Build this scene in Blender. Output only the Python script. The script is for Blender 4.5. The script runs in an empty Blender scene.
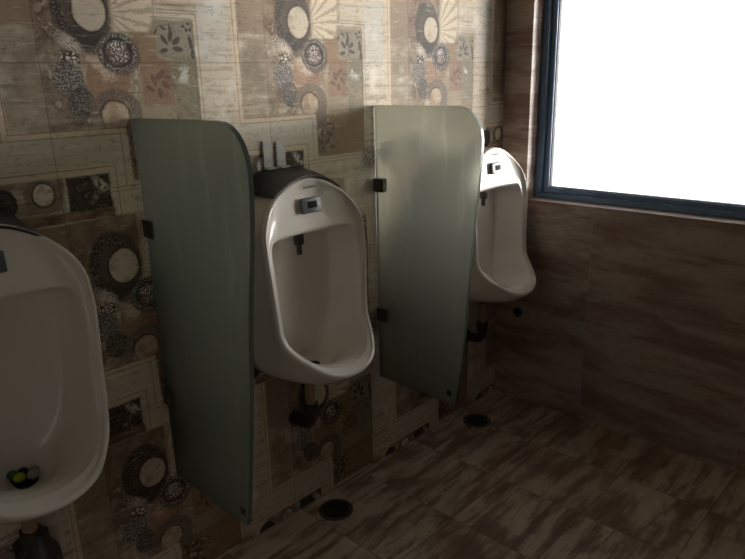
import bpy, bmesh, math, random
from mathutils import Vector, Matrix
random.seed(4)
sc = bpy.context.scene
COL = sc.collection

# ------------------------------------------------------------------ helpers
def link(name, me, mat=None, parent=None, smooth=None):
    o = bpy.data.objects.new(name, me)
    COL.objects.link(o)
    if mat is not None:
        for m in (mat if isinstance(mat, (list, tuple)) else [mat]):
            me.materials.append(m)
    if parent is not None:
        o.parent = parent
    if smooth is not None:
        for p in me.polygons:
            p.use_smooth = True
        if smooth < 180:
            me.set_sharp_from_angle(angle=math.radians(smooth))
    return o

def from_bm(name, bm, mat, parent=None, smooth=None, recalc=True):
    if recalc:
        bmesh.ops.recalc_face_normals(bm, faces=bm.faces)
    me = bpy.data.meshes.new(name)
    bm.to_mesh(me); bm.free()
    return link(name, me, mat, parent, smooth)

def box(bm, lo, hi, bevel=0.0, seg=2, mi=0):
    lo = Vector(lo); hi = Vector(hi)
    t = bmesh.new()
    bmesh.ops.create_cube(t, size=1)
    for v in t.verts:
        v.co = Vector((lo[i] + (v.co[i] + .5) * (hi[i] - lo[i]) for i in range(3)))
    if bevel:
        bmesh.ops.bevel(t, geom=list(t.edges), offset=bevel, segments=seg, affect='EDGES', profile=.5)
    for f in t.faces: f.material_index = mi
    merge(bm, t)

def merge(bm, t):
    me = bpy.data.meshes.new('tmp'); t.to_mesh(me); t.free()
    bm.from_mesh(me); bpy.data.meshes.remove(me)

def tube(bm, pts, rad, n=20, cap=True):
    pts = [Vector(p) for p in pts]
    rs = rad if isinstance(rad, (list, tuple)) else [rad] * len(pts)
    rings = []; prev = None
    for i, p in enumerate(pts):
        a = pts[max(i-1, 0)]; b = pts[min(i+1, len(pts)-1)]
        d = (b - a)
        if d.length < 1e-9: d = prev_d
        d.normalize(); prev_d = d
        if prev is None:
            ref = Vector((0, 0, 1)) if abs(d.z) < .9 else Vector((1, 0, 0))
            x = d.cross(ref).normalized()
        else:
            x = (prev - d * prev.dot(d)).normalized()
        prev = x; y = d.cross(x)
        rings.append([bm.verts.new(p + (x*math.cos(2*math.pi*k/n) + y*math.sin(2*math.pi*k/n))*rs[i]) for k in range(n)])
    for a, b in zip(rings, rings[1:]):
        for k in range(n):
            bm.faces.new((a[k], a[(k+1) % n], b[(k+1) % n], b[k]))
    if cap:
        bm.faces.new(rings[0]); bm.faces.new(rings[-1])

def lathe(bm, prof, c, n=48, axis='Z'):
    c = Vector(c); rings = []
    for r, h in prof:
        ring = []
        if r < 1e-6:
            off = Vector((0, 0, h)) if axis == 'Z' else (Vector((h, 0, 0)) if axis == 'X' else Vector((0, h, 0)))
            rings.append([bm.verts.new(c + off)]); continue
        for k in range(n):
            a = 2*math.pi*k/n; x, y = r*math.cos(a), r*math.sin(a)
            off = Vector((x, y, h)) if axis == 'Z' else (Vector((h, x, y)) if axis == 'X' else Vector((x, h, y)))
            ring.append(bm.verts.new(c + off))
        rings.append(ring)
    for a, b in zip(rings, rings[1:]):
        for k in range(n):
            j = (k+1) % n
            if len(a) == 1 and len(b) == 1: continue
            if len(a) == 1: bm.faces.new((a[0], b[j], b[k]))
            elif len(b) == 1: bm.faces.new((a[k], a[j], b[0]))
            else: bm.faces.new((a[k], a[j], b[j], b[k]))

def thing(name, loc, label, cat, group=None):
    o = bpy.data.objects.new(name, None); COL.objects.link(o)
    o.location = loc; o.empty_display_size = .05
    return tag(o, label, cat, group)

def tag(o, label, cat, group=None):
    o['label'] = label; o['category'] = cat
    if group: o['group'] = group
    return o

def struct(o):
    o['kind'] = 'structure'
    return o

def copy_tree(o, parent=None):
    c = o.copy(); COL.objects.link(c)
    if parent is not None: c.parent = parent
    for ch in list(o.children): copy_tree(ch, c)
    return c

# ------------------------------------------------------------------ node expressions
class X:
    """a scalar in a node tree, with arithmetic"""
    tree = None
    def __init__(s, k): s.k = k
    @staticmethod
    def m(op, *a, clamp=False):
        n = X.tree.nodes.new('ShaderNodeMath'); n.operation = op; n.use_clamp = clamp
        for i, v in enumerate(a):
            if isinstance(v, X): X.tree.links.new(v.k, n.inputs[i])
            else: n.inputs[i].default_value = v
        return X(n.outputs[0])
    def __add__(s, o): return X.m('ADD', s, o)
    __radd__ = __add__
    def __sub__(s, o): return X.m('SUBTRACT', s, o)
    def __rsub__(s, o): return X.m('SUBTRACT', o, s)
    def __mul__(s, o): return X.m('MULTIPLY', s, o)
    __rmul__ = __mul__
    def __truediv__(s, o): return X.m('DIVIDE', s, o)
def mn(a, b): return X.m('MINIMUM', a, b)
def mxx(a, b): return X.m('MAXIMUM', a, b)
def ab(a): return X.m('ABSOLUTE', a)
def lin(x, e0, e1):            # 0 at e0, 1 at e1, clamped
    k = 1.0/(e1-e0)
    return X.m('MULTIPLY_ADD', x, k, -e0*k, clamp=True)
def inv(x): return X.m('SUBTRACT', 1.0, x, clamp=True)
def combine(x, y, z=0.0):
    n = X.tree.nodes.new('ShaderNodeCombineXYZ')
    for i, v in enumerate((x, y, z)):
        if isinstance(v, X): X.tree.links.new(v.k, n.inputs[i])
        else: n.inputs[i].default_value = v
    return n.outputs[0]
def noise(vec, scale, detail=3, rough=.55, dist=0.0):
    n = X.tree.nodes.new('ShaderNodeTexNoise')
    X.tree.links.new(vec, n.inputs['Vector'])
    n.inputs['Scale'].default_value = scale; n.inputs['Detail'].default_value = detail
    n.inputs['Roughness'].default_value = rough; n.inputs['Distortion'].default_value = dist
    return X(n.outputs[0])
def voro(vec, scale, feature='F1', out='Distance'):
    n = X.tree.nodes.new('ShaderNodeTexVoronoi'); n.feature = feature
    X.tree.links.new(vec, n.inputs['Vector']); n.inputs['Scale'].default_value = scale
    return X(n.outputs[out])
def white(vec):
    n = X.tree.nodes.new('ShaderNodeTexWhiteNoise'); n.noise_dimensions = '3D'
    X.tree.links.new(vec, n.inputs['Vector'])
    return X(n.outputs['Value'])
def lin_rgb(c):
    return tuple(((v/255)/12.92 if v/255 <= .04045 else ((v/255+.055)/1.055)**2.4) for v in c) + (1,)
class Colr:
    def __init__(s, rgb):
        n = X.tree.nodes.new('ShaderNodeRGB'); n.outputs[0].default_value = lin_rgb(rgb); s.k = n.outputs[0]
    def over(s, rgb, fac, mode='MIX'):
        n = X.tree.nodes.new('ShaderNodeMix'); n.data_type = 'RGBA'; n.blend_type = mode
        X.tree.links.new(s.k, n.inputs[6])
        if isinstance(rgb, Colr): X.tree.links.new(rgb.k, n.inputs[7])
        else: n.inputs[7].default_value = lin_rgb(rgb)
        if isinstance(fac, X): X.tree.links.new(fac.k, n.inputs[0])
        else: n.inputs[0].default_value = fac
        s.k = n.outputs[2]; return s

def newmat(name, **kw):
    m = bpy.data.materials.new(name); m.use_nodes = True
    b = m.node_tree.nodes['Principled BSDF']
    for k, v in kw.items():
        b.inputs[k.replace('_', ' ')].default_value = v
    X.tree = m.node_tree
    return m, b
def plain(name, rgb, rough=.5, metal=0.0, var=.06, scale=40, **kw):
    m, b = newmat(name, Roughness=rough, Metallic=metal, **kw)
    t = m.node_tree.nodes.new('ShaderNodeTexCoord')
    n = noise(t.outputs['Object'], scale, 3)
    c = Colr(rgb)
    c.over(tuple(v*(1-var*3) for v in rgb), lin(n, .35, .8))
    m.node_tree.links.new(c.k, b.inputs['Base Color'])
    return m
def objxyz():
    t = X.tree.nodes.new('ShaderNodeTexCoord')
    s = X.tree.nodes.new('ShaderNodeSeparateXYZ'); X.tree.links.new(t.outputs['Object'], s.inputs[0])
    return X(s.outputs[0]), X(s.outputs[1]), X(s.outputs[2])

# ------------------------------------------------------------------ materials
def wall_tile_material(name, swap=False):
    m, b = newmat(name, Roughness=.62)
    b.inputs['Specular IOR Level'].default_value = .25
    x, y, z = objxyz()
    if swap: x = y
    P = combine(x, z)
    u = X.m('WRAP', x, .3, -.3)
    v = X.m('WRAP', z - 1.458, .21, -.3683)
    # slight hand-drawn waviness
    wob = noise(P, 75, 4, .75) - .5
    wob2 = noise(P, 31, 4, .75) - .5
    UV = combine(u, v)
    uw = u + wob*.009; vw = v + wob2*.010
    def rect(u0, u1, v0, v1, e=.0015, soft=True):
        a, c = (uw, vw) if soft else (u, v)
        d = mn(mn(a - u0, u1 - a), mn(c - v0, v1 - c))
        return lin(d, -e, e*2.5)
    def ell(uc, vc, a, bb, rot=0):
        du, dv = uw - uc, vw - vc
        if rot:
            cr, sr = math.cos(rot), math.sin(rot)
            du, dv = du*cr + dv*sr, dv*cr - du*sr
        du = du/a; dv = dv/bb
        return X.m('SQRT', du*du + dv*dv)
    def disc(uc, vc, a, bb, rot=0, e=.06):
        return lin(ell(uc, vc, a, bb, rot), 1+e, 1-e)
    def ring(uc, vc, a, bb, inner, rot=0, e=.05):
        d = ell(uc, vc, a, bb, rot)
        return mn(lin(d, 1+e, 1-e), lin(d, inner-e, inner+e))
    def line(axis, pos, a0, a1, w=.0012):
        c, o = (u, v) if axis == 'u' else (v, u)
        d = ab(c - pos)
        return mn(lin(d, w*1.6, w*.5), mn(lin(o, a0-.001, a0), lin(o, a1+.001, a1)))
    def leaf(uc, vc, L, W, deg):
        return disc(uc, vc, L, W, math.radians(deg), .12)
    streak = noise(combine(x*2.2, z*42), 1.6, 5, .62, .5)
    streak2 = noise(combine(x*9, z*60), 2.0, 3, .6)
    blot = noise(P, 9, 4, .6)
    blot2 = noise(P, 22, 4, .65)
    blot3 = noise(P, 62, 3, .6, .4)
    fine = noise(P, 190, 2, .6)
    dots = voro(P, 330)
    cells = voro(P, 95, 'DISTANCE_TO_EDGE')
    # travertine ground
    c = Colr((197, 184, 162))
    c.over((142, 122, 98), lin(streak, .48, .72))
    c.over((216, 208, 192), lin(blot, .5, .66))
    c.over((122, 103, 81), lin(streak2, .60, .78)*.55)
    # pale bluish upper right field
    c.over((196, 194, 188), rect(.215, .31, -.02, .21)*lin(blot2, .3, .6)*.7)
    # --- wide brown fields
    c.over((146, 124, 98), rect(-.263, .103, .052, .21)*.8)
    c.over((130, 107, 85), rect(-.263, .014, -.168, .21)*lin(blot, .38, .6)*.85)
    c.over((144, 128, 105), rect(-.263, -.178, .05, .197)*lin(blot2, .35, .6)*.8)
    c.over((97, 75, 59), rect(-.177, .0, -.166, .21)*lin(blot2, .36, .62)*.75)
    c.over((118, 111, 88), disc(-.215, -.055, .05, .075, 0, .5)*lin(blot2, .3, .6)*.7)
    c.over((130, 103, 76), rect(-.31, -.056, -.3683, -.340)*.9)
    c.over((87, 64, 49), rect(-.06, .31, -.3683, -.366)*0.3)
    # lower right brown with leaves
    c.over((132, 108, 83), rect(-.0, .203, -.292, -.168))
    c.over((147, 118, 88), rect(.04, .203, -.292, -.2)*lin(blot2, .36, .6)*.6)
    # right column patchwork
    c.over((144, 128, 101), rect(.0, .205, -.172, .078)*.9)
    c.over((140, 131, 114), rect(.099, .203, -.008, .074))
    c.over((126, 119, 95), rect(.133, .205, -.172, -.006)*lin(blot2, .25, .55))
    c.over((139, 113, 88), rect(.05, .134, -.121, -.012))
    c.over((129, 97, 72), rect(.05, .134, -.121, -.012)*lin(blot2, .42, .6)*.6)
    c.over((135, 106, 79), rect(.035, .1, -.02, .05)*.8)
    # dark leaves
    for (a, d, L, W, g) in [(.138, .040, .013, .006, 75), (.121, .030, .012, .005, 130), (.152, .028, .012, .006, 35), (.155, .010, .013, .005, -10),
                            (.118, .006, .010, .005, 5), (.138, .058, .008, .003, 100), (.12, .058, .008, .003, 150), (.192, .026, .005, .016, 10), (.183, .054, .004, .004, 0), (.194, .055, .004, .004, 0), (.19, .068, .004, .003, 0), (.176, .062, .004, .003, 0),
                            (.100, .048, .006, .003, 60), (.196, -.002, .006, .010, 0)]:
        c.over((68, 57, 44), leaf(a, d, L*1.12, W*1.1, g)*.9)
    c.over((85, 76, 64), ring(.125, .03, .032, .036, .94)*rect(.1, .16, -.006, .07)*.7)
    c.over((106, 94, 74), disc(.16, -.045, .045, .024, .2, .4)*lin(fine, .46, .56)*.9)
    c.over((206, 202, 190), disc(.165, -.05, .026, .02, 0, .5)*lin(blot2, .5, .56)*.8)
    for (a, d, L, W, g) in [(.1, -.05, .017, .007, 40), (.082, -.062, .014, .006, 110), (.112, -.074, .014, .006, -40), (.095, -.092, .012, .006, 90), (.072, -.08, .012, .005, 150), (.12, -.055, .010, .004, 0)]:
        c.over((93, 70, 55), leaf(a, d, L, W, g)*.75)
    for (a, d, L, W, g) in [(.03, -.185, .014, .007, 60), (.014, -.197, .012, .006, 140), (.044, -.203, .016, .007, 20), (.02, -.222, .012, .006, 100), (.05, -.228, .016, .007, -20),
                            (.01, -.247, .013, .006, 150), (.038, -.252, .016, .008, 40), (.022, -.272, .014, .007, 100), (.06, -.268, .012, .006, 0), (.066, -.21, .010, .005, 60), (.02, -.16, .008, .004, 90), (.035, -.15, .008, .004, 40)]:
        c.over((72, 61, 49), leaf(a, d, L, W, g)*.85)
    c.over((86, 77, 62), rect(-.001, .012, -.285, -.155)*lin(fine, .46, .55)*.8)
    # fine scrollwork and petals printed behind the plates
    fil = noise(P, 46, 2, .5, 1.2)
    curl = lin(ab(fil - .5), .020, .008)
    petal = lin(fil, .60, .64)
    zone = mxx(disc(-.06, -.02, .115, .20, .1, .15), disc(.04, -.225, .07, .055, 0, .3))
    c.over((186, 170, 146), zone*petal*.75)
    c.over((66, 56, 48), zone*curl*lin(blot2, .42, .54)*.75)
    c.over((78, 66, 56), rect(.10, .203, -.17, -.01)*curl*.6)
    # shell fan (pale, pleated)
    ang = X.m('ARCTAN2', vw - .085, uw + .02)
    pleat = X.m('SINE', ang*20 + wob*3)
    fan = mn(disc(.018, .112, .085, .105, -.25), lin(uw, -.012, .004))
    fan = mn(fan, rect(-.03, .1, .045, .21))
    c.over((206, 192, 166), fan)
    c.over((136, 116, 92), fan*lin(pleat, .0, .95)*.6)
    # lace plate
    c.over((80, 70, 59), disc(-.072, .092, .064, .085, .1)*.92)
    c.over((48, 41, 34), ring(-.078, .09, .060, .080, .6, .1)*.9)
    c.over((143, 133, 120), ring(-.078, .09, .060, .080, .72, .1)*lin(dots, .44, .28)*.85)
    c.over((131, 118, 96), ring(-.072, .09, .048, .062, .8, .1)*lin(fine, .5, .58)*.7)
    c.over((56, 49, 42), disc(-.055, .025, .055, .034, -.5)*lin(blot2, .30, .5)*.9)
    c.over((88, 71, 56), ring(-.055, .086, .045, .052, .9)*.6)
    c.over((48, 40, 32), ring(-.054, .086, .042, .046, .88)*.9)
    c.over((196, 182, 160), disc(-.054, .086, .037, .041))
    c.over((143, 124, 98), disc(-.054, .086, .037, .041)*lin(blot2, .5, .66)*.7)
    c.over((196, 184, 164), disc(-.045, .096, .018, .025, .3, .4)*lin(blot2, .42, .58)*.9)
    # flowers and squares
    c.over((196, 184, 166), disc(-.112, .022, .034, .014, -.6, .35)*lin(fine, .40, .5))
    c.over((59, 51, 43), rect(-.133, -.088, -.026, .004)*lin(cells, .13, .06))
    c.over((208, 202, 188), rect(-.131, -.09, -.024, .002)*lin(cells, .12, .2)*.9)
    c.over((63, 45, 34), disc(-.135, .038, .02, .018, 0, .5)*lin(fine, .48, .56)*.8)
    # pinkish disc, beaded discs
    c.over((147, 118, 92), disc(-.03, -.055, .052, .058))
    c.over((200, 180, 160), disc(-.035, -.03, .04, .03, -.4, .4)*lin(blot2, .46, .56)*.8)
    c.over((89, 64, 49), disc(-.005, -.06, .03, .022, 0, .5)*lin(fine, .5, .58)*.7)
    c.over((86, 79, 69), disc(-.121, -.056, .034, .036))
    c.over((186, 182, 174), disc(-.121, -.056, .033, .035)*lin(dots, .50, .34)*.8)
    c.over((72, 66, 57), disc(-.098, -.108, .030, .034))
    c.over((152, 144, 131), disc(-.098, -.108, .029, .033)*lin(dots, .48, .32)*.75)
    # ring with flowers inside
    c.over((59, 50, 40), disc(.004, -.006, .050, .044)*.6)
    c.over((124, 113, 100), disc(0, 0, .048, .043))
    c.over((72, 63, 53), ring(0, 0, .048, .043, .74))
    c.over((192, 186, 176), ring(0, 0, .046, .041, .80)*lin(dots, .5, .32)*.9)
    c.over((38, 31, 24), disc(.001, 0, .036, .0325))
    c.over((87, 68, 58), disc(-.001, -.002, .030, .027))
    c.over((218, 212, 202), disc(-.003, .012, .020, .012, .2, .4)*lin(fine, .5, .54))
    c.over((206, 190, 180), disc(.005, -.01, .022, .012, .2, .4)*lin(fine, .5, .56))
    # lower horseshoe ring
    hs = mn(ring(-.020, -.132, .062, .054, .58), inv(mn(lin(uw, -.02, -.03), lin(vw, -.135, -.15))))
    c.over((106, 90, 74), hs)
    c.over((152, 137, 119), hs*lin(dots, .46, .3)*.7)
    c.over((113, 102, 87), disc(.022, -.165, .018, .034, .3)*.85)
    c.over((59, 49, 38), ring(-.024, -.137, .038, .036, .86)*lin(vw, -.15, -.13)*.85)
    c.over((184, 164, 140), disc(-.024, -.139, .031, .030))
    c.over((146, 119, 92), disc(-.024, -.139, .031, .030)*lin(blot2, .48, .62)*.8)
    # --- pale L band with framing lines
    band = rect(-.31, -.004, -.252, -.178, soft=False)
    c.over((194, 184, 166), band)
    c.over((214, 206, 188), band*lin(streak, .5, .66)*.7)
    c.over((206, 188, 160), mn(rect(-.286, -.002, -.18, -.166, soft=False), 1.0)*.9)
    c.over((206, 188, 160), rect(-.286, -.264, -.18, .21, soft=False)*.85)
    c.over((206, 188, 160), rect(-.31, -.02, -.265, -.25, soft=False)*.9)
    c.over((200, 188, 164), rect(-.058, -.002, -.3683, -.25, soft=False)*.95)
    lc = (112, 86, 64)
    for a in [('v', -.179, -.286, -.018), ('u', -.0185, -.30, -.179), ('v', -.166, -.263, -.002), ('v', -.251, -.31, -.044), ('u', -.042, -.3683, -.251),
              ('u', -.278, -.179, .21), ('u', -.264, -.166, .21), ('u', .103, .092, .21), ('v', .091, .103, .213), ('u', .213, -.3, .092), ('u', .0, -.285, -.166),
              ('v', -.302, -.055, .2), ('v', -.292, .012, .203), ('u', .20, -.292, .078), ('v', .0805, .09, .2), ('u', .109, .098, .21), ('v', .098, .109, .22)]:
        c.over(lc, line(*a)*.62)
    # --- dark patches row
    c.over((108, 90, 72), rect(-.31, -.165, -.34, -.264)*lin(blot2, .3, .55)*.8)
    c.over((124, 113, 96), disc(-.213, -.302, .041, .038))
    c.over((144, 138, 125), ring(-.213, -.302, .040, .037, .6)*lin(fine, .48, .58)*.5)
    c.over((65, 56, 45), ring(-.213, -.298, .026, .029, .86)*.8)
    c.over((214, 205, 186), disc(-.213, -.297, .0215, .024))
    c.over((129, 111, 86), disc(-.213, -.297, .0215, .024)*lin(blot2, .48, .6)*.8)
    for uu in (-.3, .3):
        c.over((56, 50, 43), disc(uu, -.308, .031, .034))
        c.over((149, 141, 131), ring(uu, -.308, .024, .027, .55)*lin(dots, .3, .16)*.8)
    c.over((75, 66, 53), rect(-.162, -.060, -.346, -.266)*lin(blot2, .18, .36))
    c.over((48, 41, 32), rect(-.162, -.060, -.346, -.266)*lin(blot3, .47, .53)*.85)
    c.over((150, 136, 112), rect(-.160, -.062, -.344, -.268)*lin(blot3, .60, .66)*.7)
    c.over((190, 182, 166), disc(-.082, -.290, .024, .010, -.8, .4)*lin(blot3, .40, .5))
    c.over((150, 137, 113), disc(-.10, -.318, .016, .007, .9, .4)*lin(blot3, .42, .5)*.8)
    c.over((69, 61, 52), disc(.222, -.318, .036, .040, 0, .35)*lin(fine, .42, .5))
    c.over((196, 190, 178), disc(.226, -.31, .02, .02, 0, .4)*lin(fine, .5, .45)*.6)
    c.over((68, 53, 43), rect(-.31, -.05, -.3683, -.345)*lin(blot2, .45, .6)*.7)
    c.over((88, 70, 51), lin(blot3, .56, .70)*.35)
    c.over((226, 214, 192), lin(streak2, .40, .28)*.30)
    c.over((78, 63, 50), lin(noise(combine(x*26, z*150), 1.0, 3, .6), .58, .70)*.4)
    # joints
    J = mxx(line('v', -.022, -.3, .3, .0009), line('u', -.177, -.3683, .21, .0009))
    J = mxx(J, line('v', -.3115, -.3, .3, .0009))
    c.over((65, 52, 41), J*.55)
    m.node_tree.links.new(c.k, b.inputs['Base Color'])
    # relief: grout joints sink in, tile face faintly rippled
    bp = m.node_tree.nodes.new('ShaderNodeBump'); bp.inputs['Strength'].default_value = .25; bp.inputs['Distance'].default_value = .001
    h = inv(J) + streak*.35
    m.node_tree.links.new(h.k, bp.inputs['Height']); m.node_tree.links.new(bp.outputs[0], b.inputs['Normal'])
    return m

def wood_tile(name, axis, pu, pv, ou, ov, pal, rough=.35, streak_u=2.2, streak_v=26, contrast=1.0, dist=.35, low=(.6, .35)):
    """stained-timber printed tiles; axis picks the two object axes of the surface"""
    m, b = newmat(name, Roughness=rough)
    x, y, z = objxyz()
    a, c_ = {'xy': (x, y), 'yz': (y, z), 'xz': (x, z)}[axis]
    extra = z if axis == 'xy' else (x if axis == 'yz' else y)
    ku = X.m('FLOOR', (a - ou)/pu); kv = X.m('FLOOR', (c_ - ov)/pv)
    r1 = white(combine(ku, kv, 1.7)); r2 = white(combine(ku, kv, 8.3))
    au = a + r1*7; cv = c_ + r2*5
    n1 = noise(combine(au*streak_u, cv*streak_v, extra*3), 1.0, 6, .68, dist)
    n2 = noise(combine(au*streak_u*low[0], cv*streak_v*low[1]), 1.0, 4, .6, .4)
    n3 = noise(combine(au*9, cv*70), 1.3, 4, .7)
    c = Colr(pal[0])
    c.over(pal[1], lin(n1, .48, .56)*contrast)
    c.over(pal[2], lin(n2, .52, .62)*.85*contrast)
    c.over(pal[3], lin(n2, .48, .38)*.8*contrast)
    c.over(pal[3], lin(n1, .47, .40)*.85*contrast)
    c.over(pal[4], lin(n3, .55, .72)*.55*contrast)
    c.over(pal[0], lin(r2, .0, 1.0)*.25)
    fu = X.m('WRAP', a - ou, pu, 0.0); fv = X.m('WRAP', c_ - ov, pv, 0.0)
    d = mn(mn(fu, pu - fu), mn(fv, pv - fv))
    J = lin(d, .0022, .0010)
    c.over(pal[5], J*.7)
    m.node_tree.links.new(c.k, b.inputs['Base Color'])
    bp = m.node_tree.nodes.new('ShaderNodeBump'); bp.inputs['Strength'].default_value = .3; bp.inputs['Distance'].default_value = .001
    h = inv(J) + n1*.5
    m.node_tree.links.new(h.k, bp.inputs['Height']); m.node_tree.links.new(bp.outputs[0], b.inputs['Normal'])
    return m

M_wall = wall_tile_material('printed_wall_tile')
M_floor = wood_tile('floor_tile', 'xy', .295, .305, .15, -.11-.305*8,
                    [(166, 142, 122), (208, 192, 170), (222, 208, 186), (122, 84, 70), (96, 74, 62), (104, 88, 76)], rough=.4, streak_u=3.2, streak_v=20, contrast=.9, dist=.0, low=(1.1, .32))
M_side = wood_tile('timber_look_wall_tile', 'yz', .6, .6, -.415-.6*5, .90-.6*3,
                   [(160, 140, 129), (182, 166, 154), (180, 166, 157), (132, 102, 90), (104, 88, 82), (178, 162, 150)], rough=.45, streak_u=2.6, streak_v=15, contrast=.95, dist=.3, low=(.9, .4))
M_front = wood_tile('plain_beige_wall_tile', 'xz', .6, .3, 0, 0,
                    [(214, 204, 188), (226, 218, 204), (220, 210, 194), (190, 176, 156), (176, 160, 140), (150, 136, 120)])
M_left = wood_tile('plain_beige_wall_tile_side', 'yz', .6, .3, 0, 0,
                   [(214, 204, 188), (226, 218, 204), (220, 210, 194), (190, 176, 156), (176, 160, 140), (150, 136, 120)])
M_ceil = plain('ceiling_paint', (205, 200, 190), .9, var=.02, scale=6)
M_ceramic = plain('glazed_ceramic', (232, 226, 216), .22, var=.01, scale=8)
M_ceramic.node_tree.nodes['Principled BSDF'].inputs['Coat Weight'].default_value = .2
M_ceramic.node_tree.nodes['Principled BSDF'].inputs['Coat Roughness'].default_value = .06
M_alu = plain('anodised_dark_blue_aluminium', (108, 132, 162), .38, .2, var=.04)
M_gasket = plain('black_rubber', (26, 26, 28), .6)
M_clamp = plain('dark_bronze_metal', (84, 80, 68), .45, .2)
M_bracket = plain('brushed_steel', (190, 190, 186), .4, .25, var=.06, scale=90)
M_cover = plain('dark_grey_plastic', (50, 47, 46), .42, var=.05, scale=30)
M_sensor = plain('grey_plastic', (98, 108, 108), .35)
M_lens = plain('smoked_lens', (16, 19, 20), .6)
M_lens.node_tree.nodes['Principled BSDF'].inputs['Specular IOR Level'].default_value = .1
M_pipe = plain('beige_plastic_pipe', (158, 132, 102), .4, var=.1)
M_trap = plain('black_plastic_pipe', (52, 48, 45), .4)
M_drain = plain('tarnished_drain_metal', (92, 90, 80), .5, .2, var=.12, scale=60)
M_hole = plain('drain_hole', (34, 34, 31), .6)
M_text = plain('brand_print', (40, 42, 46), .5)
M_yel = plain('yellow_green_cake', (170, 190, 50), .55)
M_grn = plain('green_cake', (40, 120, 70), .55)
M_dgr = plain('dark_green_cake', (14, 44, 38), .5)
M_wht = plain('pale_cake', (170, 176, 168), .55)

def frosted():
    m, b = newmat('frosted_glass', Roughness=.5)
    nt = m.node_tree
    out = nt.nodes['Material Output']
    x, y, z = objxyz()
    smear = noise(combine(y*30, z*5), 1.0, 4, .6, .6)
    base = Colr((204, 205, 197)); base.over((228, 230, 224), lin(smear, .55, .72)*.6)
    rf = nt.nodes.new('ShaderNodeBsdfRefraction'); rf.inputs['IOR'].default_value = 1.0 + .12
    rf.inputs['Roughness'].default_value = .55; nt.links.new(base.k, rf.inputs['Color'])
    tr = nt.nodes.new('ShaderNodeBsdfTranslucent'); nt.links.new(base.k, tr.inputs['Color'])
    df = nt.nodes.new('ShaderNodeBsdfDiffuse'); nt.links.new(base.k, df.inputs['Color'])
    gl = nt.nodes.new('ShaderNodeBsdfGlossy'); gl.inputs['Roughness'].default_value = .35; gl.inputs['Color'].default_value = (.8, .85, .8, 1)
    m1 = nt.nodes.new('ShaderNodeMixShader'); m1.inputs[0].default_value = .12
    nt.links.new(rf.outputs[0], m1.inputs[1]); nt.links.new(tr.outputs[0], m1.inputs[2])
    m2 = nt.nodes.new('ShaderNodeMixShader'); m2.inputs[0].default_value = .04
    nt.links.new(m1.outputs[0], m2.inputs[1]); nt.links.new(df.outputs[0], m2.inputs[2])
    m3 = nt.nodes.new('ShaderNodeMixShader')
    fr = nt.nodes.new('ShaderNodeFresnel'); fr.inputs['IOR'].default_value = 1.35
    nt.links.new(fr.outputs[0], m3.inputs[0])
    nt.links.new(m2.outputs[0], m3.inputs[1]); nt.links.new(gl.outputs[0], m3.inputs[2])
    nt.links.new(m3.outputs[0], out.inputs['Surface'])
    return m
M_frost = frosted()
M_edge = plain('polished_glass_edge', (96, 104, 94), .25, var=.02)

def pane_mat():
    m, b = newmat('window_glass'); nt = m.node_tree; out = nt.nodes['Material Output']
    t = nt.nodes.new('ShaderNodeBsdfTransparent'); t.inputs['Color'].default_value = (.97, .965, .96, 1)
    g = nt.nodes.new('ShaderNodeBsdfGlossy'); g.inputs['Roughness'].default_value = .02
    fr = nt.nodes.new('ShaderNodeFresnel'); fr.inputs['IOR'].default_value = 1.45
    mx = nt.nodes.new('ShaderNodeMixShader')
    nt.links.new(fr.outputs[0], mx.inputs[0]); nt.links.new(t.outputs[0], mx.inputs[1]); nt.links.new(g.outputs[0], mx.inputs[2])
    nt.links.new(mx.outputs[0], out.inputs['Surface'])
    return m
M_pane = pane_mat()

# ------------------------------------------------------------------ the room
XR = 1.6226; XL = -2.2; YF = -2.7; ZC = 2.75
def slab(name, lo, hi, mat):
    bm = bmesh.new(); box(bm, lo, hi)
    return struct(from_bm(name, bm, mat))
slab('floor', (XL-.1, YF-.1, -.1), (XR+.2, .15, 0), M_floor)
slab('ceiling', (XL-.1, YF-.1, ZC), (XR+.2, .15, ZC+.1), M_ceil)
slab('wall_back', (XL-.1, 0, 0), (XR+.2, .15, ZC), M_wall)
slab('wall_left', (XL-.1, YF, 0), (XL, 0, ZC), M_left)
# the wall behind the photographer, with a doorway added to let fill light in
DX0, DX1, DZ = -1.75, -.85, 2.05
bm = bmesh.new()
box(bm, (XL-.1, YF-.1, 0), (DX0, YF, ZC)); box(bm, (DX1, YF-.1, 0), (XR+.2, YF, ZC)); box(bm, (DX0, YF-.1, DZ), (DX1, YF, ZC))
struct(from_bm('wall_front', bm, M_front))
bm = bmesh.new()      # unseen corridor shell, added to keep sky light out of the doorway
box(bm, (DX0-.7, YF-1.5, -.1), (DX1+.7, YF-.1, 0)); box(bm, (DX0-.7, YF-1.5, ZC), (DX1+.7, YF-.1, ZC+.1))
box(bm, (DX0-.8, YF-1.5, -.1), (DX0-.7, YF-.1, ZC+.1)); box(bm, (DX1+.7, YF-1.5, -.1), (DX1+.8, YF-.1, ZC+.1)); box(bm, (DX0-.8, YF-1.6, -.1), (DX1+.8, YF-1.5, ZC+.1))
struct(from_bm('added_corridor', bm, M_front))
bm = bmesh.new()
box(bm, (DX0, YF-.105, 0), (DX0+.04, YF+.012, DZ)); box(bm, (DX1-.04, YF-.105, 0), (DX1, YF+.012, DZ)); box(bm, (DX0+.04, YF-.105, DZ-.04), (DX1-.04, YF+.012, DZ))
struct(from_bm('added_door_frame', bm, M_alu))  # frame of the added doorway, out of view
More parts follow.
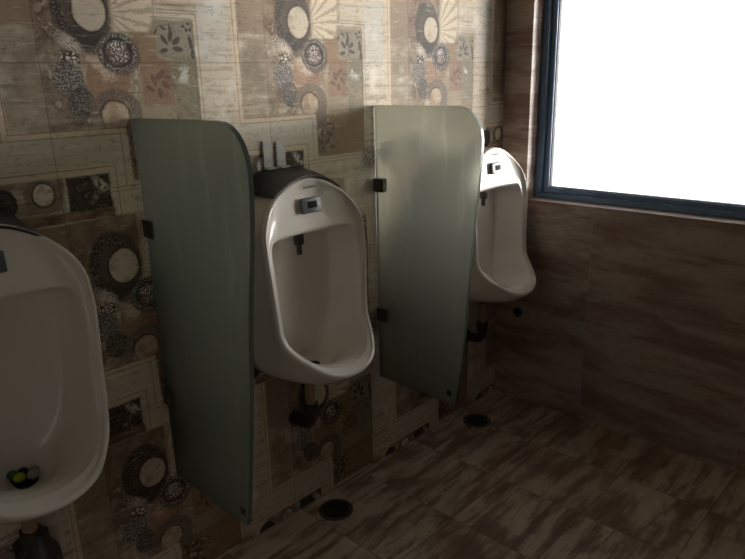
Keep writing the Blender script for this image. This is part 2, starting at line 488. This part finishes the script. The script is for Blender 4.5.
# window wall with its opening
WY0, WY1, WZ0, WZ1 = -1.22, -.120, .900, 2.15
bm = bmesh.new()
T = .2
box(bm, (XR, YF, 0), (XR+T, 0, WZ0)); box(bm, (XR, YF, WZ1), (XR+T, 0, ZC))
box(bm, (XR, YF, WZ0), (XR+T, WY0, WZ1)); box(bm, (XR, WY1, WZ0), (XR+T, 0, WZ1))
struct(from_bm('wall_right', bm, M_side))
# window: stepped aluminium frame, gasket, pane
fx = XR + .066
win = bpy.data.objects.new('window_1', None); COL.objects.link(win); struct(win); win.location = (fx, -.8, .9)
def frame_ring(name, y0, y1, z0, z1, w, h, x0, x1, mat, bev=.003):
    bm = bmesh.new()
    box(bm, (x0, y0, z0), (x1, y1, z0+h), bev); box(bm, (x0, y0, z1-h), (x1, y1, z1), bev)
    box(bm, (x0, y0, z0+h), (x1, y0+w, z1-h), bev); box(bm, (x0, y1-w, z0+h), (x1, y1, z1-h), bev)
    o = from_bm(name, bm, mat, win); o.matrix_parent_inverse = Matrix.Translation(-Vector(win.location)); return o
frame_ring('window_frame', WY0, WY1, WZ0, WZ1, .030, .022, fx, fx+.09, M_alu)
frame_ring('sash_frame', WY0+.028, WY1-.028, WZ0+.020, WZ1-.020, .024, .022, fx+.020, fx+.06, M_alu)
frame_ring('gasket', WY0+.051, WY1-.051, WZ0+.041, WZ1-.041, .004, .004, fx+.030, fx+.05, M_gasket, 0)
bm = bmesh.new(); box(bm, (fx+.037, WY0+.054, WZ0+.044), (fx+.043, WY1-.054, WZ1-.044))
pane = from_bm('pane', bm, M_pane, win); pane.matrix_parent_inverse = Matrix.Translation(-Vector(win.location))
struct(pane)
for o in win.children: o['label'] = {'window_frame': 'dark blue outer window frame', 'sash_frame': 'dark blue inner sash frame', 'gasket': 'black rubber glazing gasket', 'pane': 'clear window glass washed out by daylight'}[o.name.split('.')[0]]

# ------------------------------------------------------------------ urinal
RIM = [(0,-.1190,1.1315),(.0565,-.1210,1.1220),(.1095,-.1245,1.0950),(.1390,-.1315,1.0705),(.1605,-.1410,1.0458),(.1738,-.1480,1.022),(.1815,-.1530,.998),(.1855,-.1610,.949),(.1843,-.1660,.899),(.1822,-.1680,.850),(.1793,-.1700,.801),(.1770,-.1725,.753),(.1755,-.1755,.726),
       (.1710,-.1805,.704),(.1640,-.1935,.683),(.1510,-.2160,.660),(.1270,-.2460,.636),(.0950,-.2740,.611),(.0500,-.2890,.594),(0,-.2920,.588)]
INN = [(0,-.140,.982),(.06,-.141,.981),(.122,-.143,.979),(.146,-.146,.973),(.155,-.149,.955),(.158,-.151,.935),(.159,-.154,.917),(.159,-.158,.895),(.159,-.161,.865),(.157,-.163,.835),(.154,-.165,.79),(.151,-.168,.745),(.149,-.170,.722),
       (.146,-.173,.704),(.141,-.183,.687),(.130,-.203,.667),(.112,-.227,.647),(.083,-.248,.627),(.043,-.258,.615),(0,-.261,.611)]
BCK = [(0,0,1.126),(.055,0,1.117),(.107,0,1.089),(.136,0,1.064),(.156,0,1.038),(.169,0,1.014),(.176,0,.990),(.179,0,.942),(.178,0,.892),(.176,0,.842),(.174,0,.79),(.170,0,.735),(.167,0,.69),
       (.164,0,.655),(.158,0,.62),(.148,0,.588),(.130,0,.560),(.100,0,.541),(.055,0,.532),(0,0,.530)]
CAV = [(0,-.045,.955),(.05,-.045,.954),(.10,-.045,.951),(.122,-.045,.944),(.131,-.045,.930),(.135,-.045,.91),(.137,-.045,.89),(.138,-.045,.865),(.138,-.045,.835),(.138,-.045,.80),(.136,-.045,.765),(.132,-.046,.73),(.126,-.048,.70),
       (.119,-.052,.672),(.108,-.060,.643),(.095,-.076,.616),(.078,-.100,.596),(.055,-.132,.583),(.030,-.160,.578),(0,-.172,.576)]
NH = 44
def resample(ctrl):
    P = [Vector(c) for c in ctrl]
    first = Vector((-P[1].x, P[1].y, P[1].z)); last = Vector((-P[-2].x, P[-2].y, P[-2].z))
    Q = [first] + P + [last]
    # parameter from the outer rim's arc length, shared by every loop
    R = [Vector(c) for c in RIM]; s = [0]
    for a, b in zip(R, R[1:]): s.append(s[-1] + (b-a).length)
    out = []
    for k in range(NH+1):
        t = s[-1]*k/NH; i = 0
        while i < len(s)-2 and s[i+1] < t: i += 1
        f = (t - s[i])/(s[i+1]-s[i])
        p0, p1, p2, p3 = Q[i], Q[i+1], Q[i+2], Q[i+3]
        v = .5*((2*p1) + (p2-p0)*f + (2*p0-5*p1+4*p2-p3)*f*f + (3*p1-p0-3*p2+p3)*f**3)
        if k in (0, NH): v.x = 0
        out.append(v)
    return out
def full(half):     # right half top->bottom, then left half bottom->top
    return half + [Vector((-p.x, p.y, p.z)) for p in reversed(half[1:-1])]

def urinal_body():
    rim, inn, bck, cav = (resample(c) for c in (RIM, INN, BCK, CAV))
    n_ = []
    for k in range(NH+1):
        a = rim[max(k-1, 0)]; b = rim[min(k+1, NH)]
        if k == 0: a = Vector((-rim[1].x, rim[1].y, rim[1].z))
        if k == NH: b = Vector((-rim[-2].x, rim[-2].y, rim[-2].z))
        t = (b - a).normalized(); d = (inn[k] - rim[k]).normalized()
        n = t.cross(d)
        if n.y > 0: n = -n
        n_.append(n.normalized())
    loops = []
    for f in (0, .15, .3, .45, .6, .74, .85):
        g = 1 - math.sqrt(1 - f*f)
        L = []
        for k in range(NH+1):
            p = bck[k].lerp(rim[k], g); p = Vector((p.x, rim[k].y*f, p.z)); L.append(p)
        loops.append(L)
    th = []
    for k in range(NH+1): th.append((inn[k]-rim[k]))
    def off(a, h):      # a metres inwards from the rim, h metres along the normal
        return [rim[k] + th[k].normalized()*a + n_[k]*h for k in range(NH+1)]
    loops.append(off(.0005, -.010))
    loops.append(off(0, -.005)); loops.append(off(.001, -.0005)); loops.append(off(.004, .0025)); loops.append(off(.009, .0035)); loops.append(off(.0135, .0022))
    def mid(f, push):
        L = []
        for k in range(NH+1):
            T = th[k].length
            if T < .034: q = rim[k] + th[k].normalized()*(.014 + (T-.016)*f)
            else:
                a = .018 + (T - .021)*f
                q = rim[k] + th[k].normalized()*a - n_[k]*push*math.sin(math.pi*f)*min(1, (T-.034)/.08)
            L.append(q + n_[k]*.0004*(1-f))
        return L
    for f in (.0, .2, .4, .6, .8, .95): loops.append(mid(f, .005))
    loops.append([inn[k] - n_[k]*.0035 for k in range(NH+1)])
    def inside(f, w, dpt):
        L = []
        for k in range(NH+1):
            p = inn[k]; q = cav[k]
            L.append(Vector((p.x + (q.x-p.x)*w, p.y + (q.y-p.y)*dpt, p.z + (q.z-p.z)*w)))
        return L
    for w, dpt in ((.02, .14), (.06, .28), (.14, .45), (.27, .62), (.45, .77), (.66, .89), (.86, .97)): loops.append(inside(0, w, dpt))
    loops.append(cav)
    bm = bmesh.new()
    rings = [[bm.verts.new(p) for p in full(L)] for L in loops]
    N = len(rings[0])
    for a, b in zip(rings, rings[1:]):
        for k in range(N): bm.faces.new((a[k], a[(k+1) % N], b[(k+1) % N], b[k]))
    # back panel and trough: rows between the two halves of the last loop
    last = rings[-1]; Mx = 16
    CP = [(.70, -.045, .70), (.672, -.045, .655), (.643, -.048, .612), (.616, -.060, .580), (.596, -.085, .568), (.583, -.13, .565), (.578, -.155, .569), (.576, -.172, .576)]
    def centre(z):
        if z >= .70: return Vector((0, -.045, z))
        for (z0, y0, c0), (z1, y1, c1) in zip(CP, CP[1:]):
            if z >= z1:
                f = (z0 - z)/(z0 - z1); return Vector((0, y0 + (y1-y0)*f, c0 + (c1-c0)*f))
        return Vector((0, -.172, z))
    rows = [[last[0]]]
    for k in range(1, NH):
        r, l = last[k], last[N-k]
        row = [r]
        for j in range(1, Mx):
            f = j/Mx; p = r.co.lerp(l.co, f); h = math.sin(math.pi*f)
            p += (centre(r.co.z) - Vector((0, r.co.y, r.co.z)))*h**.7
            row.append(bm.verts.new(p))
        row.append(l); rows.append(row)
    rows.append([last[NH]])
    for a, b in zip(rows, rows[1:]):
        if len(a) == 1:
            for j in range(Mx): bm.faces.new((a[0], b[j], b[j+1]))
        elif len(b) == 1:
            for j in range(Mx): bm.faces.new((a[j], b[0], a[j+1]))
        else:
            for j in range(Mx): bm.faces.new((a[j], b[j], b[j+1], a[j+1]))
    bm.faces.new(rings[0])
    return bm

def arch(k):  # rim point by control index (float), for the cover
    return None

def text_mesh(s, size, ext, mat, shear=.25):
    cu = bpy.data.curves.new('t', 'FONT'); cu.body = s; cu.size = size; cu.extrude = ext; cu.shear = shear
    cu.align_x = 'CENTER'; cu.align_y = 'CENTER'; cu.resolution_u = 3
    to = bpy.data.objects.new('t', cu); COL.objects.link(to)
    bpy.context.view_layer.update()
    me = bpy.data.meshes.new_from_object(to.evaluated_get(bpy.context.evaluated_depsgraph_get()))
    bpy.data.objects.remove(to); bpy.data.curves.remove(cu)
    me.transform(Matrix.Rotation(math.radians(90), 4, 'X'))   # stands up, faces -y
    return me

def face_y(z):     # y of the shield surface on the centre line
    f = (1.142 - z)/(1.142-.972)
    return -.128 + (-.150+.128)*f

def add_pipe(root, y0, kind):
    if kind == 'elbow':
        bm = bmesh.new(); lathe(bm, [(0, .548), (.021, .548), (.021, .520), (.019, .512), (0, .512)], (0, y0, 0), 28)
        o = from_bm('pipe_collar', bm, M_trap, root, 40)
        bm = bmesh.new(); tube(bm, [(0, y0, .515), (0, y0, .46), (0, y0, .415)], [.0165, .0165, .0165])
        from_bm('waste_pipe', bm, M_pipe, root, 60)
        bm = bmesh.new()
        pts = [(0, y0, .425), (0, y0, .39)]
        R = .038
        for k in range(9):
            a = math.pi/2*k/8
            pts.append((0, y0 + R - R*math.cos(a), .385 - R*math.sin(a)))
        pts.append((0, -.002, .347))
        tube(bm, pts, [.021, .021] + [.019]*9 + [.019], 24)
        tube(bm, [(0, y0, .427), (0, y0, .405)], [.0235, .0235], 24)
        tube(bm, [(0, -.016, .347), (0, -.001, .347)], [.026, .026], 24)
        o = from_bm('elbow', bm, M_trap, root, 60); o['label'] = 'black plastic elbow running into the wall'

def make_urinal(x):
    root = thing('wall_urinal', (x, 0, 0), '', 'urinal', 'ceramic wall urinals')
    body = from_bm('urinal_body', urinal_body(), M_ceramic, root, 180)
    # sensor plate
    zc = 1.055; yc = face_y(zc) + .0065
    bm = bmesh.new(); box(bm, (-.036, -.0075, -.0215), (.036, .004, .0215), .0035, 3)
    sp = from_bm('sensor_plate', bm, M_sensor, root, 40); sp.location = (0, yc, zc); sp.rotation_euler = (math.radians(-7), 0, 0)
    bm = bmesh.new(); box(bm, (-.017, -.0086, -.008), (.019, -.004, .011), .0015, 2)
    ln = from_bm('sensor_window', bm, M_lens, sp, 40); ln['label'] = 'small black sensor window'
    # printed maker's mark above the sensor
    me = text_mesh('hindware', .0125, .0004, M_text)
    tx = link('printed_mark', me, M_text, root); tx.location = (0, face_y(1.104) + .0018, 1.106); tx.rotation_euler = (math.radians(-7), 0, 0)
    # spray nozzle under the hood
    bm = bmesh.new()
    lathe(bm, [(0, .966), (.015, .966), (.015, .942), (.012, .936), (.008, .934), (.0075, .922), (.009, .916), (.006, .908), (0, .907)], (-.012, -.088, 0), 24)
    nz = from_bm('spray_nozzle', bm, M_trap, root, 40); nz['label'] = 'black plastic spray nozzle'
    # outlet hole in the trough
    bm = bmesh.new()
    lathe(bm, [(0, .0), (.024, .0), (.026, .0012), (.028, .001), (.0285, -.004), (0, -.004)], (0, 0, 0), 36)
    dr = from_bm('outlet', bm, M_hole, root, 40)
    me_ = body.data
    from mathutils.bvhtree import BVHTree
    tree = BVHTree.FromPolygons([v.co for v in me_.vertices], [p.vertices for p in me_.polygons])
    hit, nrm, _, _ = tree.ray_cast(Vector((0, -.093, .75)), Vector((0, 0, -1)))
    if nrm.z < 0: nrm = -nrm
    global TROUGH; TROUGH = hit.copy()
    dr.location = hit + nrm*.0025; dr.rotation_euler = Vector((0, 0, 1)).rotation_difference(nrm).to_euler()
    dr['label'] = 'dark round outlet in the bowl'
    return root

CONTACT = None
u2 = make_urinal(.441)
u3 = copy_tree(u2); u3.location.x = 1.374
u1 = copy_tree(u2); u1.location = (-.389, 0, .010)
u2['label'] = 'white ceramic wall urinal in the middle, between the two frosted glass panels'
u3['label'] = 'white ceramic wall urinal farthest away, beside the window wall'
u1['label'] = 'white ceramic wall urinal nearest at the left edge, holding coloured deodorant balls'
add_pipe(u2, -.085, 'elbow'); add_pipe(u3, -.090, 'elbow'); add_pipe(u1, -.075, 'elbow')
# urinal 1 has a wide black trap cup below its pipe
bm = bmesh.new(); lathe(bm, [(0, .42), (.020, .42), (.023, .395), (.034, .375), (.038, .36), (.040, .300), (.034, .290), (0, .290)], (.012, -.085, 0), 36)
tc = from_bm('trap_cup', bm, M_trap, u1, 40); tc['label'] = 'wide black trap cup'

# dark plastic top cover (urinals 1 and 2)
def cover(x, label, with_brackets):
    root = thing('urinal_cover', (x, 0, 1.1), label, 'cover', 'dark top covers on the urinals')
    rim = resample(RIM)
    pts = [p for p in rim if p.z > 1.088]
    prof = [(-p.x, p.z) for p in reversed(pts)][:-1] + [(p.x, p.z) for p in pts]
    bm = bmesh.new()
    def loop(y, off):
        L = []
        for i, (a, b) in enumerate(prof):
            a0, b0 = prof[max(i-1, 0)]; a1, b1 = prof[min(i+1, len(prof)-1)]
            t = Vector((a1-a0, b1-b0)).normalized(); n = Vector((-t.y, t.x))
            if n.y < 0: n = -n
            s = max(0, 1 + y/.1285)**.8; wmax = abs(prof[0][0])
            top = 1.090 + .052*(1 - min(1, abs(a)/wmax)**6)
            zz = b + (max(top, b) - b)*s
            L.append(bm.verts.new((a*(1 + .03*s) + n.x*off, y, zz + n.y*off - 1.1)))
        return L
    ys = [-.003, -.05, -.10, -.1285, -.1285, -.10, -.05, -.003]
    of = [.0065, .0065, .0065, .0060, .0008, .0008, .0008, .0008]
    ys2 = ys; L = [loop(y, o) for y, o in zip(ys, of)]
    for i in range(len(L)):
        a = L[i]; b = L[(i+1) % len(L)]
        for k in range(len(a)-1): bm.faces.new((a[k], a[k+1], b[k+1], b[k]))
    bm.faces.new([l[0] for l in L]); bm.faces.new([l[-1] for l in L])
    c = from_bm('cover_shell', bm, M_cover, root, 30)
    if with_brackets:
        for (x0, x1, zt) in ((-.053, -.021, 1.228), (-.006, .025, 1.224)):
            bm = bmesh.new()
            # strip up the wall, sloping top, with a foot bent over the cover
            P = [(x0, zt), (x1, zt-.008), (x1, 1.153), (x0, 1.153)]
            f = [bm.verts.new((a, -.006, b-1.1)) for a, b in P]; g = [bm.verts.new((a, -.003, b-1.1)) for a, b in P]
            bm.faces.new(f); bm.faces.new(g[::-1])
            for i in range(4): bm.faces.new((f[i], g[i], g[(i+1) % 4], f[(i+1) % 4]))
            box(bm, (x0, -.026, .0500), (x1, -.003, .0545))
            s = from_bm('bracket_strip', bm, M_bracket, root); s['label'] = 'bare steel fixing strip rising up the wall'
    return root
cover(.441, 'dark plastic top cover with two steel strips, on the middle urinal', True)
cover(-.389, 'dark plastic top cover without steel strips, on the nearest urinal at the left edge', False)

# deodorant balls in the near urinal
def ball(name, mat, loc, r, label, sx=1.0):
    bm = bmesh.new(); bmesh.ops.create_icosphere(bm, subdivisions=3, radius=r)
    for v in bm.verts:
        v.co.z *= .8; v.co.x *= sx
        v.co += v.co.normalized()*random.uniform(-.0003, .0003)
    o = from_bm(name, bm, mat, None, 180); o.location = loc
    tag(o, label, 'urinal deodorant ball', 'deodorant balls in the near urinal'); return o
bx, by, bz = -.397, -.103, TROUGH.z + .010 + .0035
for c_ in u1.children:
    if c_.name.startswith('outlet'): c_.scale = (1.3, 1.3, 1); c_.location += Vector((-.008, -.010, 0))
for q_ in (u2, u3):
    for c_ in q_.children:
        if c_.name.startswith('outlet'): c_.scale = (.7, .7, 1); c_.location += Vector((-.004, -.022, -.001))
def ball_at(mat, a, d, r, label):        # a: along the camera-side front edge, d: towards the back of the bowl
    ball('deodorant_ball', mat, (bx + .69*a + .72*d, by - .72*a + .69*d, bz + r*.8), r, label)
ball_at(M_yel, .0035, -.006, .0125, 'yellow-green deodorant ball in the nearest urinal, frontmost of the pile')
ball_at(M_grn, -.0185, .006, .0115, 'bright green deodorant ball at the left of the pile in the nearest urinal')
ball_at(M_dgr, -.002, .019, .0110, 'very dark green deodorant ball at the back of the pile')
ball_at(M_wht, .027, .006, .0125, 'pale grey deodorant ball at the right end of the pile')
ball_at(M_wht, .019, .0275, .0105, 'smaller pale ball behind the pile, next to the dark green one')

# ------------------------------------------------------------------ frosted glass panels
P2 = [(0, 1.306), (-.330, 1.306), (-.350, 1.303), (-.372, 1.296), (-.392, 1.283), (-.408, 1.266), (-.419, 1.243), (-.424, 1.215), (-.423, 1.18), (-.419, 1.12), (-.409, 1.03), (-.400, .95), (-.393, .87), (-.386, .78), (-.382, .70), (-.377, .62), (-.369, .535), (-.357, .44), (-.342, .342), (0, .350)]
P1 = [(0, 1.312), (-.345, 1.314), (-.372, 1.311), (-.395, 1.303), (-.413, 1.290), (-.428, 1.272), (-.438, 1.250), (-.445, 1.220), (-.445, 1.18), (-.440, 1.12), (-.428, 1.037), (-.415, .95), (-.404, .87), (-.394, .78), (-.384, .70), (-.374, .62), (-.361, .535), (-.347, .44), (-.330, .346), (0, .350)]
def panel(x, label, low_z, P2):
    root = thing('urinal_divider', (x, 0, .35), label, 'partition', 'frosted glass dividers between the urinals')
    t = .012; y0 = -.006
    bm = bmesh.new()
    pr = [(min(a, y0), b) for a, b in P2]
    A = [bm.verts.new((-t/2, a, b-.35)) for a, b in pr]; B = [bm.verts.new((t/2, a, b-.35)) for a, b in pr]
    fa = bm.faces.new(A); fb = bm.faces.new(B[::-1])
    sides = []
    for i in range(len(A)):
        j = (i+1) % len(A); f = bm.faces.new((A[i], B[i], B[j], A[j])); f.material_index = 1; sides.append(f)
    from_bm('glass_panel', bm, [M_frost, M_edge], root)
    # upper clamp: U-shaped block gripping the glass from the wall
    def clamp(z, r, name, knob):
        bm = bmesh.new()
        s = .022
        box(bm, (-t/2-.006, -.045, z-s-.35), (-t/2-.0003, -.001, z+s-.35), .0015)
        box(bm, (t/2+.0003, -.045, z-s-.35), (t/2+.006, -.001, z+s-.35), .0015)
        box(bm, (-t/2-.005, -.0055, z-s+.002-.35), (t/2+.005, -.0005, z+s-.002-.35), .001)
        o = from_bm('glass_clamp', bm, M_clamp, root, 40)
        if knob:
            for sx in (-1, 1):
                bm = bmesh.new()
                lathe(bm, [(0, 0), (.014, 0), (.014, sx*.006), (.011, sx*.010), (.006, sx*.011), (0, sx*.009)], (sx*(t/2+.006), -.026, z-.35), 24, 'X')
                from_bm('clamp_knob', bm, M_clamp, o, 40)
    clamp(1.048, 0, 'glass_clamp', False); clamp(low_z, 0, 'glass_clamp', True)
    bm = bmesh.new(); box(bm, (-t/2-.0006, -.327, .372-.35), (-t/2-.0001, -.307, .392-.35))
    st = from_bm('sticker', bm, plain('dark_sticker', (62, 66, 62), .5), root); st['label'] = 'tiny dark square sticker near the lower corner'
    return root
p2 = panel(.851, 'frosted glass divider panel between the middle and farthest urinals', .590, P2)
p1 = panel(.017, 'frosted glass divider panel between the nearest and middle urinals', .590, P1)

# ------------------------------------------------------------------ floor drains and wall plug
def floor_drain(x, y, label, r=.058):
    root = thing('floor_drain', (x, y, 0), label, 'drain', 'round floor drains')
    bm = bmesh.new(); lathe(bm, [(r*.80, .0005), (r*.82, .004), (r*.95, .005), (r, .0025), (r, .0003)], (0, 0, 0), 48)
    from_bm('drain_rim', bm, M_drain, root, 40)
    bm = bmesh.new()
    lathe(bm, [(0, .0030), (r*.30, .0032), (r*.33, .0018), (r*.40, .0018), (r*.43, .0030), (r*.60, .0030), (r*.63, .0018), (r*.78, .0015), (r*.78, .0004), (0, .0004)], (0, 0, 0), 48)
    for k in range(10):
        a = 2*math.pi*k/10
        c, s = math.cos(a), math.sin(a)
        vs = []
        for (q, w) in ((r*.43, -.003), (r*.43, .003), (r*.76, .003), (r*.76, -.003)):
            vs.append((q*c - w*s, q*s + w*c))
        lo = [bm.verts.new((a_, b_, .0012)) for a_, b_ in vs]; hi = [bm.verts.new((a_, b_, .0034)) for a_, b_ in vs]
        bm.faces.new(lo); bm.faces.new(hi)
        for i in range(4): bm.faces.new((lo[i], lo[(i+1) % 4], hi[(i+1) % 4], hi[i]))
    g = from_bm('drain_grate', bm, M_hole, root, 40)
    return root
floor_drain(.517, -.095, 'round dark floor drain below the middle urinal, nearer of the two')
floor_drain(1.326, -.108, 'round dark floor drain in the far corner, below the farthest urinal')
bm = bmesh.new(); lathe(bm, [(0, 0), (.021, 0), (.021, -.005), (.016, -.008), (.013, -.008), (.011, -.004), (0, -.004)], (XR-.0005, -.106, .404), 32, 'X')
o = from_bm('pipe_plug', bm, M_trap, None, 40)
tag(o, 'small round dark pipe plug low on the window wall by the corner', 'pipe plug')

# ------------------------------------------------------------------ daylight, added fill, camera, exposure
SKY, HAZE, FILL = 7.3, 118.0, 3.0  # sky, horizon haze, power of the added fill light
w = bpy.data.worlds.new('sky'); sc.world = w; w.use_nodes = True
nt = w.node_tree; X.tree = nt
bg = nt.nodes['Background']
tc_ = nt.nodes.new('ShaderNodeTexCoord'); sp_ = nt.nodes.new('ShaderNodeSeparateXYZ'); nt.links.new(tc_.outputs['Generated'], sp_.inputs[0])
up = X(sp_.outputs[2])
# overcast sky with a hazy bright patch low over the horizon, away from the tiled wall
vx, vy = X(sp_.outputs[0]), X(sp_.outputs[1])
D = Vector((.62, -.78, .03)).normalized()
dot = vx*D.x + vy*D.y
lobe = lin(dot, .82, 1.0); lobe = lobe*lobe
el = lin(ab(up - .02), .42, .04)
hor = lin(up, -.25, .0)
strength = (hor*.85 + .15)*(lin(up, .75, .2)*.6 + .4)*SKY + lobe*el*el*HAZE
c = Colr((236, 238, 240)); c.over((255, 248, 238), lobe*el)
nt.links.new(c.k, bg.inputs['Color']); nt.links.new(strength.k, bg.inputs['Strength'])
ld = bpy.data.lights.new('window_portal', 'AREA'); ld.shape = 'RECTANGLE'; ld.size = WZ1-WZ0; ld.size_y = WY1-WY0
ld.cycles.is_portal = True
lo = bpy.data.objects.new('window_portal', ld); COL.objects.link(lo)
lo.location = (XR+T+.01, (WY0+WY1)/2, (WZ0+WZ1)/2); lo.rotation_euler = (0, math.radians(90), 0)

dl = bpy.data.lights.new('added_doorway_fill', 'AREA'); dl.shape = 'RECTANGLE'; dl.size = DX1-DX0; dl.size_y = DZ  # added area light, out of view, brightens the foreground through the doorway
dl.energy = FILL; dl.color = (1.0, .98, .96)
do = bpy.data.objects.new('added_doorway_fill', dl); COL.objects.link(do)
do.location = ((DX0+DX1)/2, YF-.45, DZ/2+.1); do.rotation_euler = (math.radians(90), 0, 0)

cam = bpy.data.cameras.new('camera'); co = bpy.data.objects.new('camera', cam); COL.objects.link(co)
yaw, pit, rol = CAMROT = (0.80949, 0.29499, -0.024806)
fw = Vector((math.sin(yaw)*math.cos(pit), math.cos(yaw)*math.cos(pit), -math.sin(pit)))
r = Vector((math.cos(yaw), -math.sin(yaw), 0)); uu = r.cross(fw)
r2 = r*math.cos(rol) + uu*math.sin(rol); u2_ = -r*math.sin(rol) + uu*math.cos(rol)
mt = Matrix((r2, u2_, -fw)).transposed().to_4x4()
mt.translation = (-.7610, -1.5097, 1.3864)
co.matrix_world = mt
cam.sensor_width = 36; cam.lens = 659.12/745*36; cam.clip_start = .02
sc.camera = co
sc.view_settings.view_transform = 'Standard'; sc.view_settings.look = 'None'
sc.view_settings.gamma = 1; sc.view_settings.exposure = 0.0
sc.view_settings.use_curve_mapping = False
sc.cycles.max_bounces = 12; sc.cycles.transmission_bounces = 8; sc.cycles.transparent_max_bounces = 8
sc.cycles.use_denoising = True
sc.cycles.sample_clamp_indirect = 8
